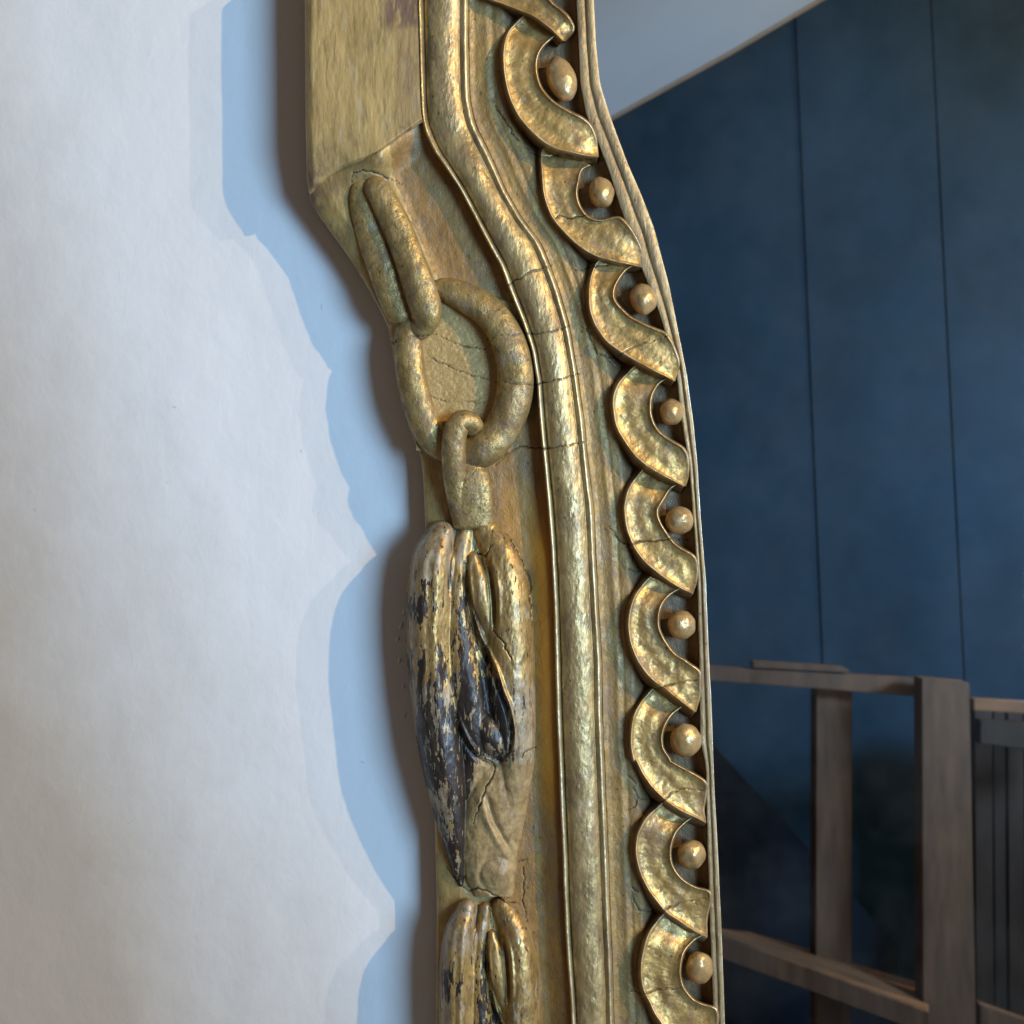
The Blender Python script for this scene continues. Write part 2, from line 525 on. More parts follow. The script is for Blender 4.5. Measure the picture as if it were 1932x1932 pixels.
M_plaster = plaster_mat()
M_mirror = mirror_mat()
M_back = plain('dark_frame_back', (0.035, 0.025, 0.018), (0.06, 0.045, 0.03), 60, 0.8)
M_blue = plain('dark_blue_paint', (0.0040, 0.0170, 0.034), (0.0070, 0.027, 0.053), 3.2, 0.7, (1, 1, 1), 0.4, 0.01, 0.12)
M_ceil = plain('pale_ceiling_paint', (0.27, 0.36, 0.49), (0.29, 0.38, 0.51), 2.0, 0.7)
M_trim = plain('bare_wood_trim', (0.20, 0.17, 0.14), (0.15, 0.125, 0.10), 20, 0.6)
M_wood = plain('weathered_timber', (0.085, 0.053, 0.034), (0.045, 0.029, 0.019), 14, 0.6, (3, 3, 0.5), 0.4, 0.002)
M_woodw = plain('brown_timber', (0.13, 0.07, 0.035), (0.08, 0.045, 0.025), 14, 0.6, (0.5, 3, 3), 0.4, 0.002)
M_darkw = plain('dark_timber', (0.018, 0.013, 0.010), (0.009, 0.007, 0.006), 18, 0.6, (3, 3, 0.5), 0.4, 0.002)

# ------------------------------------------------------------------ setting: plaster wall
def wall_grid():
    # finer near the frame so that the hand-trowelled waves are geometry
    xs = np.concatenate([np.linspace(-1.6, -0.4, 12, endpoint=False), np.linspace(-0.4, 0.4, 160, endpoint=False), np.linspace(0.4, 1.8, 12)])
    zs = np.concatenate([np.linspace(-1.4, -0.4, 12, endpoint=False), np.linspace(-0.4, 0.4, 160, endpoint=False), np.linspace(0.4, 1.4, 12)])
    X, Z = np.meshgrid(xs, zs, indexing='ij')
    Y = -0.0006 * fbm(X * 14 + 30, Z * 14 + 30, 3)
    co = np.stack([X, Y, Z], -1).reshape(-1, 3)
    q = grid_quads(len(xs), len(zs))
    o = mesh_np('plaster_wall', co, q, M_plaster)
    return tag(o, 'white plaster wall behind the gilded mirror frame, in shadow beside it', None, 'structure')


WALL = wall_grid()


def blob(name, u, v, h, ru, rv, rh, mat, parent, rot=0.0, n=14, m=20, wob=0.0, seed=0):
    th = np.linspace(0, np.pi, n); ph = np.linspace(0, 2 * np.pi, m, endpoint=False)
    T, P = np.meshgrid(th, ph, indexing='ij')
    a, b, c = np.sin(T) * np.cos(P), np.sin(T) * np.sin(P), np.cos(T)
    k = 1 + wob * fbm(a * 2 + seed, b * 2 + c + seed * 1.7, 2)
    a, b, c = a * k, b * k, c * k
    U = u + (a * ru) * math.cos(rot) - (b * rv) * math.sin(rot)
    V = v + (a * ru) * math.sin(rot) + (b * rv) * math.cos(rot)
    x, y, z = at(U, V, h + c * rh)
    co = np.stack([x, y, z], -1).reshape(-1, 3)
    z0 = np.zeros(len(co))
    return mesh_np(name, co, grid_quads(n, m, False, True)[:, ::-1], mat, parent, {'crack': z0})


for u, v, ru, rv in [(762, 1155, 3, 6), (757, 1180, 4, 7), (751, 1205, 3, 5), (754, 1246, 2.5, 5), (761, 1296, 2.5, 3), (763, 1350, 2.5, 4)]:
    blob('plaster_lump', u, v, 0.1, ru, rv, 1.2, M_plaster, WALL, 0.4, 8, 10, 0.3, u)

# ------------------------------------------------------------------ the mirror frame
MIRROR = thing('gilded_mirror', at(np.float64(1050), np.float64(2150), 0.0),
               'antique mirror in a cracked gilded frame carved with scrolls, chain links and husks', 'mirror')

TL = curve(c1((1040, -600), (1040, 0), (1050, 300), (1060, 700), (1070, 850), (1100, 960), (1160, 1080), (1240, 1190), (1340, 1340), (1440, 1530), (1540, 1730))
           + c3((1150, 200), (1210, 370), (1265, 500), (1320, 640), (1375, 800), (1415, 1050), (1430, 1300), (1460, 1600), (1490, 1932))
           + c5((1270, 400), (1290, 800), (1300, 1200), (1310, 1600), (1325, 1932)) + c7((1225, 600), (1240, 1000), (1260, 1400), (1290, 1800), (1320, 2400)))
TR = curve([(884, -150), (884, 79), (886, 185), (897, 235), (925, 290), (955, 360), (985, 412)]
           + c3((1450, 50), (1500, 180), (1580, 400), (1650, 650), (1700, 950), (1750, 1300), (1790, 1700), (1820, 1932))
           + c5((1590, 400), (1610, 800), (1635, 1200), (1640, 1600), (1655, 1932)) + c7((1555, 600), (1570, 1000), (1590, 1500), (1600, 1900), (1615, 2400)))
RI = curve([(1084, -150)] + c2((970, 0), (1000, 600), (1040, 820), (1130, 1020), (1215, 1250), (1290, 1500), (1370, 1700), (1430, 1900))
           + c4((1065, 500), (1160, 800), (1205, 1000), (1235, 1300), (1290, 1600)) + c6((1330, 200), (1350, 500), (1365, 1200), (1372, 1650)) + c8((1290, 100), (1302, 700), (1330, 1500), (1345, 1932)) + [(1352, 2150)])
RO = curve([(1114, -150)] + c2((1095, 0), (1110, 300), (1140, 600), (1200, 790), (1260, 960), (1340, 1170), (1440, 1400), (1530, 1640))
           + c4((1150, 350), (1210, 650), (1270, 950), (1320, 1300), (1350, 1600), (1370, 1932)) + c6((1385, 200), (1410, 500), (1430, 1000), (1455, 1500)) + c8((1350, 200), (1375, 700), (1400, 1200), (1425, 1900)) + [(1374, 2150)])
# board left edge
BL = curve([(577, -150), (575, 0), (576, 200), (578, 330), (581, 372), (601, 407), (630, 446), (665, 495), (692, 540), (718, 587), (733, 620), (742, 672), (752, 725), (762, 775), (778, 825), (794, 862), (798, 900), (801, 960), (806, 1100), (812, 1300), (819, 1500), (822, 1632), (824, 1712), (822, 1932), (820, 2150)])
V0, V1 = -110.0, 2060.0


def strip(name, fl, fr, prof, mat, nt, dv=2.0, v0=V0, v1=V1, skirt_l=None, skirt_r=None, crackw=0.9, attrs=None, depth=1.3):
    vs = np.arange(v0, v1 + dv, dv)
    ts = np.linspace(0, 1, nt)
    T, V = np.meshgrid(ts, vs, indexing='ij')
    L, R = fl(V), fr(V)
    wob = 0.7 * fbm(V / 60.0, L * 0 + 3.3, 2)
    U = L + (R - L) * T + wob
    H = prof(T, V, U)
    c = crack_field(U, V, crackw)
    H = H - depth * c
    if skirt_l is not None:
        U = np.vstack([U[:1] + 1.0, U]); V = np.vstack([V[:1], V]); H = np.vstack([H[:1] * 0 + skirt_l, H]); c = np.vstack([c[:1] * 0, c])
    if skirt_r is not None:
        U = np.vstack([U, U[-1:] - 1.0]); V = np.vstack([V, V[-1:]]); H = np.vstack([H, H[-1:] * 0 + skirt_r]); c = np.vstack([c, c[-1:] * 0])
    x, y, z = at(U, V, H)
    co = np.stack([x, y, z], -1).reshape(-1, 3)
    at_ = {'crack': c}
    if attrs: at_.update(attrs(U, V))
    return mesh_np(name, co, grid_quads(*U.shape)[:, ::-1], mat, MIRROR, at_)


def g(t, c, w): return np.exp(-((t - c) / w) ** 2)


def sm(x, a, b):
    t = np.clip((x - a) / (b - a), 0, 1)
    return t * t * (3 - 2 * t)


# rounded moulding between two fillets
def rib_profile(T, V, U):
    c = (T - 0.48) / 0.335
    body = np.sqrt(np.clip(1 - c ** 2, 0, 1))
    h = 39.0 + 6.0 * body ** 0.85
    h = h + 3.4 * g(T, 0.045, 0.07) + 3.2 * g(T, 0.925, 0.07) + 1.2 * g(T, 0.84, 0.05)
    h = np.where(T < 0.012, h - 2.0, h)
    # worn dents
    h = h + 0.5 * fbm(U / 30.0, V / 55.0, 3) + 0.16 * fbm(U / 5, V / 9, 2)
    # the mitre-like flattening where the moulding turns
    h = h - 1.6 * g(V, 250, 38) * body
    # at the very top the moulding narrows and a second small ridge stands beside it
    return h


rib = strip('rounded_moulding', TL, TR, rib_profile, M_rib, 72, 1.8, skirt_l=24, skirt_r=30, crackw=1.1, attrs=lambda U, V: {'rub': (lambda t: g(t, 0.05, 0.03) * sm(V, 240, 330) + 0.9 * g(t, 0.93, 0.022))((U - TL(V)) / (TR(V) - TL(V)))})


# cove and bed below the scrolls
def cove_profile(T, V, U):
    h = 40.2 - 1.2 * sm(T, 0.0, 0.06) + 0.5 * g(T, 0.16, 0.03) - 0.4 * g(T, 0.22, 0.02)
    h = h - 10.0 * sm(T, 0.30, 0.50)
    h = h + 0.22 * fbm(U / 22, V / 40, 3)
    h = h + 4.0 * sm(T, 0.86, 1.0)
    return h


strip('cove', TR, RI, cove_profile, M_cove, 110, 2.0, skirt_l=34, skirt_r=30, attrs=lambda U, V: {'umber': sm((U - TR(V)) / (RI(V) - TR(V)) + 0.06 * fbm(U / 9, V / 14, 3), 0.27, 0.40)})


def rim_profile(T, V, U):
    h = 37.4 + 1.5 * np.sqrt(np.clip(1 - ((T - 0.22) / 0.26) ** 2, 0, 1)) + 1.9 * np.sqrt(np.clip(1 - ((T - 0.74) / 0.27) ** 2, 0, 1))
    h = h - 0.6 * T + 0.15 * fbm(U / 10, V / 22, 3)
    chip = sm(fbm(V / 5.0 + 9, U * 0 + 2, 2), 0.35, 0.6)
    h = h - 1.2 * chip * sm(T, 0.88, 1.0)
    return h


strip('sight_edge', RI, RO, rim_profile, M_rim, 26, 1.8, skirt_l=28, skirt_r=24.5, attrs=lambda U, V: {'rub': 0.8 * g((U - RI(V)) / (RO(V) - RI(V)), 0.97, 0.05) + 0.3 * g((U - RI(V)) / (RO(V) - RI(V)), 0.05, 0.08)})

# ---- recessed ground left of the round moulding, outer board, panel
# lower edge of the panel as v(u)
PE = np.array([(560, 392), (581, 372), (600, 352), (614, 341), (644, 318), (680, 304), (709, 291), (740, 270), (762, 254), (792, 233), (830, 215)], float)


def panel_edge(u): return np.interp(u, PE[:, 0], PE[:, 1])


def board_h(U, V):
    """height of the ground: slopes up from the outer edge to a low shelf, recess next to the moulding"""
    L = BL(V)
    d = U - L
    h = 25.0 + 6.5 * np.sqrt(np.clip(d / 45.0, 0, 1))
    h = h + (1.5 + 10.5 * sm(U, 620, 730)) * (1 - sm(V - panel_edge(U), 0, 70)) * (1 - 0.6 * sm(U, 720, 800)) + 4.0 * (1 - sm(V, 560, 650))
    # sunk ground to the right of the chain
    rl = np.interp(V, [280, 330, 450, 540, 600, 860, 900, 985, 2100], [715, 735, 785, 828, 1100, 905, 915, 930, 930])
    rec = sm(U, rl - 6, rl + 22)
    h = h - 2.5 * rec * (1 - sm(V, 560, 900))
    h = h + 6.0 * sm(U, TL(V) - 44, TL(V) - 2) * rec * sm(V, 900, 1100)
    # the sides of the ground just below the panel
    return h + 0.35 * fbm(U / 30, V / 40, 3)


def tri_board():
    vs = np.arange(V0, V1, 2.2)
    ts = np.linspace(0, 1, 130)
    T, V = np.meshgrid(ts, vs, indexing='ij')
    L, R = BL(V), TL(V) + 3
    U = L + (R - L) * T
    c = crack_field(U, V, 0.9)
    H = board_h(U, V) - 1.2 * c
    inside_panel = V < panel_edge(U) - 3
    H = np.where(inside_panel, 28, H)
    # rounded left edge
    U2 = np.vstack([U[:1] + 2, U[:1] + 0.5, U]); V2 = np.vstack([V[:1], V[:1], V]); H2 = np.vstack([H[:1] * 0 + 13, H[:1] - 3, H]); c2_ = np.vstack([c[:1] * 0, c[:1] * 0, c])
    x, y, z = at(U2, V2, H2)
    co = np.stack([x, y, z], -1).reshape(-1, 3)
    q = grid_quads(*U2.shape)[:, ::-1]
    uc = U2.reshape(-1)[q].mean(1); vc = V2.reshape(-1)[q].mean(1)
    # two pieces: the sunk amber ground, and the pale outer board
    rl = np.interp(vc, [200, 330, 450, 540, 560, 860, 900, 985, 2100], [730, 742, 790, 832, 1100, 905, 915, 930, 930])
    a = uc > rl + 4 * fbm(uc / 10, vc / 10, 2)
    for name, sel, mat in (('outer_board', ~a, M_board), ('sunk_ground', a, M_amber)):
        qq = q[sel]
        used, inv = np.unique(qq, return_inverse=True)
        pur = 0.8 * g(np.hypot((U2 - 590) / 22, (V2 - 370) / 40), 0, 1) + 0.8 * g(np.hypot((U2 - 785) / 30, (V2 - 262) / 22), 0, 1)
        pur = pur * sm(fbm(U2 / 12, V2 / 16, 3), -0.5, 0.2)
        org = 0.9 * g(U2, TL(V2) - 17, 15) * sm(V2, 960, 1060) * (1 - sm(V2, 1440, 1620)) + 0.35 * sm(V2, 880, 940) * (1 - sm(V2, 1020, 1100)) * sm(U2, 935, 955)
        mesh_np(name, co[used], inv.reshape(-1, 4), mat, MIRROR, {'crack': c2_.reshape(-1)[used], 'purple': pur.reshape(-1)[used], 'orange': org.reshape(-1)[used]})


tri_board()


def top_panel():
    us = np.linspace(0, 1, 110); ws = np.concatenate([np.linspace(0, 1, 210)])
    A, B = np.meshgrid(us, ws, indexing='ij')
    # top to lower edge
    L0, R0 = 575.0, 789.0
    U = L0 + (R0 - L0) * A
    Vb = panel_edge(U)
    V = V0 + (Vb - V0) * B
    U = BL(V) + (TL(V) + 1 - BL(V)) * A
    V = V0 + (panel_edge(U) - V0) * B
    edge = 1 - sm(panel_edge(U) - V, 0, 7)
    le = 1 - np.sqrt(np.clip((U - BL(V)) / 13, 0, 1))
    H = 47.0 - 10.0 * sm(V, 240, 392) * (1 - sm(U, 620, 730)) - 2.0 * edge - 4.0 * le + 0.35 * fbm(U / 40, V / 70, 3) + 0.12 * fbm(U / 4, V / 16, 3)
    c = crack_field(U, V)
    H = H - c
    # skirts: bottom row and left column
    U2 = np.hstack([U, U[:, -1:]]); V2 = np.hstack([V, V[:, -1:] + 2]); H2 = np.hstack([H, H[:, -1:] * 0 + 27])
    U2 = np.vstack([U2[:1] + 1.5, U2]); V2 = np.vstack([V2[:1], V2]); H2 = np.vstack([H2[:1] * 0 + 15, H2])
    x, y, z = at(U2, V2, H2)
    co = np.stack([x, y, z], -1).reshape(-1, 3)
    pur = 0.85 * g(np.hypot((U2 - 592) / 24, (V2 - 345) / 55), 0, 1) * sm(fbm(U2 / 12, V2 / 20, 3), -0.5, 0.3)
    pur = np.maximum(pur, 0.8 * sm(U2, 712, 735) * (1 - sm(V2, 40, 70)) * sm(fbm(U2 / 8, V2 / 30, 3), -0.6, 0.1))
    pur = np.maximum(pur, 0.8 * g(np.hypot((U2 - 770) / 26, (V2 - 250) / 20), 0, 1) * sm(fbm(U2 / 6, V2 / 8, 3), -0.2, 0.3))
    pur = np.maximum(pur, 0.28 * sm(U2, 740, 752) * (1 - sm(V2, 230, 262)))
    mesh_np('raised_panel', co, grid_quads(*U2.shape)[:, ::-1], M_panel, MIRROR, {'crack': np.zeros(len(co)), 'purple': pur})


top_panel()


# dark rear rail under the frame, set back from the edge
def back_rail():
    vs = np.arange(V0, V1, 12.0)
    L = BL(vs) + 10; R = RO(vs) - 26
    rows = [(L, 0.2), (L, 16.0), (R, 16.0), (R, 0.2)]
    U = np.stack([r[0] for r in rows]); V = np.stack([vs] * 4); H = np.stack([vs * 0 + r[1] for r in rows])
    x, y, z = at(U, V, H)
    mesh_np('back_rail', np.stack([x, y, z], -1).reshape(-1, 3), grid_quads(*U.shape)[:, ::-1], M_back, MIRROR, smooth=False)


back_rail()

# mirror glass
gx0 = (1060 - CU) * S
GL_H = 17.8
co = []
for x, z in ((gx0, -0.42), (1.3, -0.42), (1.3, 0.45), (gx0, 0.45)):
    co.append((x, -GL_H * MM, z))
for x, z in ((gx0, -0.42), (1.3, -0.42), (1.3, 0.45), (gx0, 0.45)):
    co.append((x, -(GL_H - 4) * MM, z))
mesh_np('mirror_glass', co, [(0, 1, 2, 3), (7, 6, 5, 4), (0, 4, 5, 1), (1, 5, 6, 2), (2, 6, 7, 3), (3, 7, 4, 0)], M_mirror, MIRROR, smooth=False)

# ------------------------------------------------------------------ scrolls with their berries
SC = [
    dict(o=[(905, -75), (896, -50), (905, -20), (930, 0)] + c2((620, 90), (750, 170), (880, 290)),
         i=[(985, -60), (1000, -30), (1030, -8)] + c2((800, 30), (900, 110), (950, 200), (885, 290))),
    dict(o=c2((560, 150), (490, 230), (455, 340), (452, 470), (470, 590), (510, 720), (580, 850), (680, 960), (790, 1040), (930, 1085), (1060, 1112), (1120, 1118)),
         i=c2((820, 250), (740, 320), (692, 395), (680, 490), (705, 590), (760, 680), (840, 750), (930, 805), (1010, 845), (1070, 900), (1110, 990), (1125, 1118))),
    dict(o=c2((735, 1070), (725, 1140), (728, 1270), (745, 1400), (790, 1530), (870, 1640), (980, 1745), (1100, 1820), (1240, 1862), (1380, 1890), (1435, 1897)),
         i=c2((1010, 1210), (985, 1290), (975, 1390), (1000, 1480), (1060, 1550), (1150, 1575), (1270, 1555), (1340, 1610), (1400, 1710), (1435, 1800), (1440, 1897))),
    dict(o=c4((625, 200), (588, 320), (580, 460), (600, 570), (640, 660), (720, 750), (840, 840), (950, 900), (1060, 960), (1140, 1000), (1185, 1027)),
         i=c4((840, 235), (785, 305), (755, 370), (755, 440), (790, 500), (870, 570), (960, 620), (1050, 660), (1130, 700), (1190, 800), (1215, 910), (1190, 1027))),
    dict(o=c4((870, 955), (785, 1050), (750, 1140), (755, 1240), (780, 1350), (840, 1470), (930, 1580), (1040, 1660), (1150, 1720), (1255, 1778)),
         i=c4((1075, 1045), (1030, 1120), (1015, 1210), (1030, 1310), (1080, 1390), (1150, 1450), (1250, 1510), (1285, 1600), (1282, 1700), (1260, 1778))),
    dict(o=c4((940, 1685), (865, 1790), (835, 1900)) + c6((830, 20), (845, 120), (890, 250), (970, 370), (1070, 460), (1180, 540), (1315, 612)),
         i=c4((1160, 1790), (1095, 1890)) + c6((1062, 20), (1080, 100), (1140, 200), (1220, 280), (1320, 345), (1345, 430), (1340, 530), (1320, 612))),
    dict(o=c6((970, 540), (900, 640), (865, 750), (860, 880), (890, 1010), (950, 1130), (1040, 1230), (1150, 1310), (1250, 1390), (1335, 1453)),
         i=c6((1165, 610), (1100, 680), (1070, 760), (1075, 860), (1120, 960), (1190, 1040), (1280, 1100), (1360, 1165), (1368, 1240), (1362, 1350), (1340, 1453))),
    dict(o=c6((1005, 1320), (930, 1420), (890, 1530), (880, 1680), (895, 1800)) + c8((790, 50), (840, 145), (905, 235), (990, 320), (1100, 400), (1200, 450), (1290, 498)),
         i=c6((1210, 1440), (1140, 1510), (1100, 1600), (1100, 1700), (1150, 1790)) + c8((1045, 65), (1150, 120), (1240, 170), (1295, 225), (1290, 310), (1275, 400), (1295, 498))),
    dict(o=c8((965, 370), (870, 460), (815, 560), (795, 680), (815, 820), (870, 950), (940, 1050), (1010, 1130), (1100, 1190), (1200, 1260), (1295, 1312)),
         i=c8((1150, 490), (1080, 560), (1040, 650), (1035, 750), (1070, 840), (1140, 920), (1220, 960), (1315, 990), (1318, 1060), (1300, 1160), (1298, 1312))),
    dict(o=c8((965, 1175), (890, 1280), (850, 1390), (830, 1530), (840, 1650), (880, 1760), (935, 1870), (1010, 1970), (1110, 2050), (1220, 2110), (1340, 2160)),
         i=c8((1200, 1335), (1130, 1420), (1105, 1540), (1120, 1650), (1180, 1740), (1260, 1790), (1360, 1830), (1368, 1930), (1350, 2060), (1345, 2160))),
    dict(o=c8((1000, 2010), (930, 2110), (890, 2220), (880, 2360), (900, 2480)),
         i=c8((1240, 2170), (1170, 2260), (1140, 2370), (1150, 2460), (1160, 2500))),
]
BEADS = [c2((865, 560))[0] + (27, 44, -0.30), c2((1150, 1375))[0] + (24, 30, -0.2), c4((965, 445))[0] + (25, 30, -0.2), c4((1168, 1248))[0] + (23, 25, 0), c6((1222, 88))[0] + (27, 27, 0),
         c6((1238, 833))[0] + (27, 28, 0), c6((1268, 1655))[0] + (30, 32, 0), c8((1190, 725))[0] + (27, 28, 0), c8((1245, 1530))[0] + (26, 31, -0.1), c8((1270, 2350))[0] + (26, 31, -0.1), c2((900, -300))[0] + (26, 36, -0.2)]


def scroll(k, O, I):
    N = 190; M = 40
    # the head tucks in under the tail of the scroll above
    O = list(O); I = list(I)
    if 0 < k:
        O.insert(0, (O[0][0] + 13, O[0][1] - 13)); I.insert(0, (I[0][0] + 15, I[0][1] - 9))
    o = spline(O, N); i = spline(I, N)
    ss = np.linspace(0, 9, N)
    o = o + np.stack([1.6 * fbm(ss, ss * 0 + k * 2.7, 2), 1.2 * fbm(ss + 9, ss * 0 + k * 1.9, 2)], 1)
    i = i + np.stack([1.6 * fbm(ss + 20, ss * 0 + k * 3.1, 2), 1.2 * fbm(ss + 29, ss * 0 + k * 2.3, 2)], 1)
    s = np.linspace(0, 1, N)
    # tangent and outward normal of the outer rim
    tn = np.gradient(o, axis=0); tn /= np.linalg.norm(tn, axis=1)[:, None]
    no = np.stack([-tn[:, 1], tn[:, 0]], 1)
    w = o - i
    sg = np.sign((no * w).sum(1).mean())
    no = no * sg
    ti = np.gradient(i, axis=0); ti /= np.linalg.norm(ti, axis=1)[:, None]
    ni = np.stack([-ti[:, 1], ti[:, 0]], 1) * -sg
    width = np.linalg.norm(w, axis=1)
    top = 44.0 + 1.2 * math.sin(k * 2.3) - 6.0 * (1 - sm(s, 0.02, 0.22)) + 1.5 * sm(s, 0.4, 0.75) - 4.0 * sm(s, 0.86, 1.0)
    rows = []
    # skirt outside of the outer rim
    for off, dh in ((15, -11), (12, -7.5), (7.5, -5.0), (3.2, -3.2), (1.6, -1.2)):
        rows.append((o + no * off, top + dh))
    ts = np.linspace(0, 1, M)
    ts = ts - 0.09 * np.sin(2 * np.pi * ts)
    rimw = np.clip(2.6 / np.maximum(width, 5), 0.028, 0.3)
    fadei = 1 - sm(s, 0.70, 0.80)
    for t in ts:
        p = o * (1 - t) + i * t
        belly = -2.3 * (4 * t * (1 - t)) ** 0.8 * np.clip(width / 42.0, 0, 1) + 1.0
        hollow = 0.7 * np.exp(-((t - 0.55) / 0.18) ** 2)
        rim = 0.9 * np.exp(-(t / rimw) ** 2) + (1.0 * fadei) * np.exp(-((1 - t) / rimw) ** 2)
        drop = -4.5 * sm(s, 0.68, 0.95) * t ** 2
        rows.append((p, top + belly + hollow * np.clip(width / 40, 0, 1) + rim + drop))
    last = rows[-1][1]
    for off, dh in ((1.6, -1.2), (2.6, -4.0), (3.4, -8.5), (4, -12)):
        rows.append((i + ni * off, last + dh))
    U = np.stack([r[0][:, 0] for r in rows]); V = np.stack([r[0][:, 1] for r in rows]); H = np.stack([r[1] for r in rows])
    c = crack_field(U, V, 0.9)
    H = H - 1.5 * c + 0.4 * fbm(U / 15 + k * 3, V / 15, 3) + 0.12 * fbm(U / 4, V / 4, 2)
    # close the two ends downwards
    U = np.hstack([U[:, :1], U, U[:, -1:]]); V = np.hstack([V[:, :1] - 1, V, V[:, -1:] + 1]); H = np.hstack([np.minimum(H[:, :1], 29), H, np.minimum(H[:, -1:], 29)]); c = np.hstack([c[:, :1] * 0, c, c[:, -1:] * 0])
    H = np.maximum(H, 28)
    x, y, z = at(U, V, H)
    q = grid_quads(*U.shape)
    # wind towards the camera
    co = np.stack([x, y, z], -1).reshape(-1, 3)
    a, b, cc = co[q[:, 0]], co[q[:, 1]], co[q[:, 3]]
    if np.cross(b - a, cc - a)[:, 1].sum() > 0: q = q[:, ::-1]
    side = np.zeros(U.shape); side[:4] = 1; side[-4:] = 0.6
    rub = np.zeros(U.shape); rub[4:7] = 1; rub[3] = 0.5; rub[-7:-4] = 0.8; rub[7:9] = 0.35
    return mesh_np('scroll', co, q, M_scroll, MIRROR, {'crack': c, 'side': side, 'rub': rub})


SCO = [scroll(k, d['o'], d['i']) for k, d in enumerate(SC)]
for k, (u, v, ru, rv, rot) in enumerate(BEADS):
    berry = blob('berry', u, v, 38.0, ru, rv, 8.2, M_bead, MIRROR, rot, 36, 48, 0.06, k * 3.1 + 1)
    berry.parent = SCO[(k + 1) % len(SCO)]      # each berry lies in the hollow of its scroll


# ------------------------------------------------------------------ chain links
def tube(name, pts, mat, closed=False, flat=0.8, n=150, m=28, ridge=None, parent=MIRROR, seed=0.0):
    """pts: (u, v, centre height, radius)"""
    P = spline(pts, n, closed)
    tn = np.roll(P[:, :2], -1, 0) - np.roll(P[:, :2], 1, 0) if closed else np.gradient(P[:, :2], axis=0)
    tn /= np.linalg.norm(tn, axis=1)[:, None]
    nn = np.stack([-tn[:, 1], tn[:, 0]], 1)
    a = np.linspace(0, 2 * np.pi, m, endpoint=False)
    R = P[:, 3].copy()
    if not closed:
        e = np.linspace(0, 1, n)
        cap = np.sqrt(np.clip(1 - (1 - np.clip(e / 0.06, 0, 1)) ** 2, 0.0, 1)) * np.sqrt(np.clip(1 - (1 - np.clip((1 - e) / 0.06, 0, 1)) ** 2, 0.0, 1))
        R = R * np.maximum(cap, 0.02)
    U = P[:, 0][None] + np.cos(a)[:, None] * R * nn[:, 0]
    V = P[:, 1][None] + np.cos(a)[:, None] * R * nn[:, 1]
    nz = 1 + 0.10 * fbm(U / 30 + seed, V / 30, 2)
    sq = np.sign(np.sin(a)) * np.abs(np.sin(a)) ** 0.85
    H = P[:, 2][None] + sq[:, None] * (R * S / MM) * flat * nz
    if ridge: H = H + ridge * np.exp(-((np.cos(a)[:, None] - 0.75) / 0.13) ** 2) * (np.sin(a)[:, None] > 0)
    c = crack_field(U, V, 0.9) * (np.sin(a)[:, None] > 0)
    H = H - 1.2 * c + 0.25 * fbm(U / 7, V / 9, 3)
    x, y, z = at(U, V, H)
    q = grid_quads(m, n, True, closed)
    co = np.stack([x, y, z], -1).reshape(-1, 3)
    o = mesh_np(name, co, q, mat, parent, {'crack': c})
    # outward normals
    me = o.data
    i = int(np.argmin(co[:, 1]))
    import bmesh
    bm = bmesh.new(); bm.from_mesh(me); bmesh.ops.recalc_face_normals(bm, faces=bm.faces); bm.to_mesh(me); bm.free()
    return o


# first link: an elongated loop hanging from under the panel
tube('chain_link', [(697, 335, 40, 20), (722, 375, 41, 25), (750, 430, 41, 28), (773, 490, 41, 29), (792, 545, 40.5, 31), (804, 590, 39.5, 30), (790, 618, 36, 25), (764, 622, 34, 18)], M_link, False, 0.74, 200, 34)
tube('link_side', [(684, 336, 37, 22), (690, 385, 36, 31), (706, 440, 35.5, 34), (726, 500, 35.5, 34), (746, 560, 35, 32), (765, 608, 34, 26)], M_link, False, 0.42, 160, 30)
# large ring
tube('chain_link', [(838, 548, 35, 24), (882, 563, 36, 29), (925, 592, 37, 31), (957, 640, 38, 33), (972, 700, 38, 35), (967, 760, 38, 35), (944, 812, 38, 34), (908, 848, 37.5, 35),
                    (860, 852, 34, 27), (822, 832, 33.5, 29), (797, 788, 34, 29), (780, 730, 34, 29), (772, 675, 34, 28), (772, 632, 33, 27), (790, 600, 31, 24), (812, 565, 31, 22)], M_link, True, 0.82, 260, 32)
# small hook-like link that carries the husks
tube('chain_link', [(903, 822, 38, 18), (888, 798, 42, 20), (868, 797, 44, 22), (857, 826, 44, 23), (856, 868, 42, 23), (860, 915, 38.5, 22), (870, 960, 36, 22), (880, 1000, 34, 22)], M_link, False, 0.85, 160)
tube('strap', [(880, 868, 38, 22), (886, 905, 38.5, 38), (890, 950, 37.5, 40), (893, 1000, 35, 38)], M_link, False, 0.42, 120)


# stippled ground seen through the ring
def ring_ground():
    us = np.linspace(785, 960, 100); vs = np.linspace(590, 850, 140)
    U, V = np.meshgrid(us, vs, indexing='ij')
    c = crack_field(U, V, 0.7)
    bump = fbm(U / 5, V / 5, 3)
    H = 34.0 + 0.3 * bump - 0.8 * c + 0.5 * fbm(U / 40, V / 40, 2)
    x, y, z = at(U, V, H)
    mesh_np('stippled_ground', np.stack([x, y, z], -1).reshape(-1, 3), grid_quads(*U.shape)[:, ::-1], M_stipple, MIRROR, {'crack': c})


ring_ground()


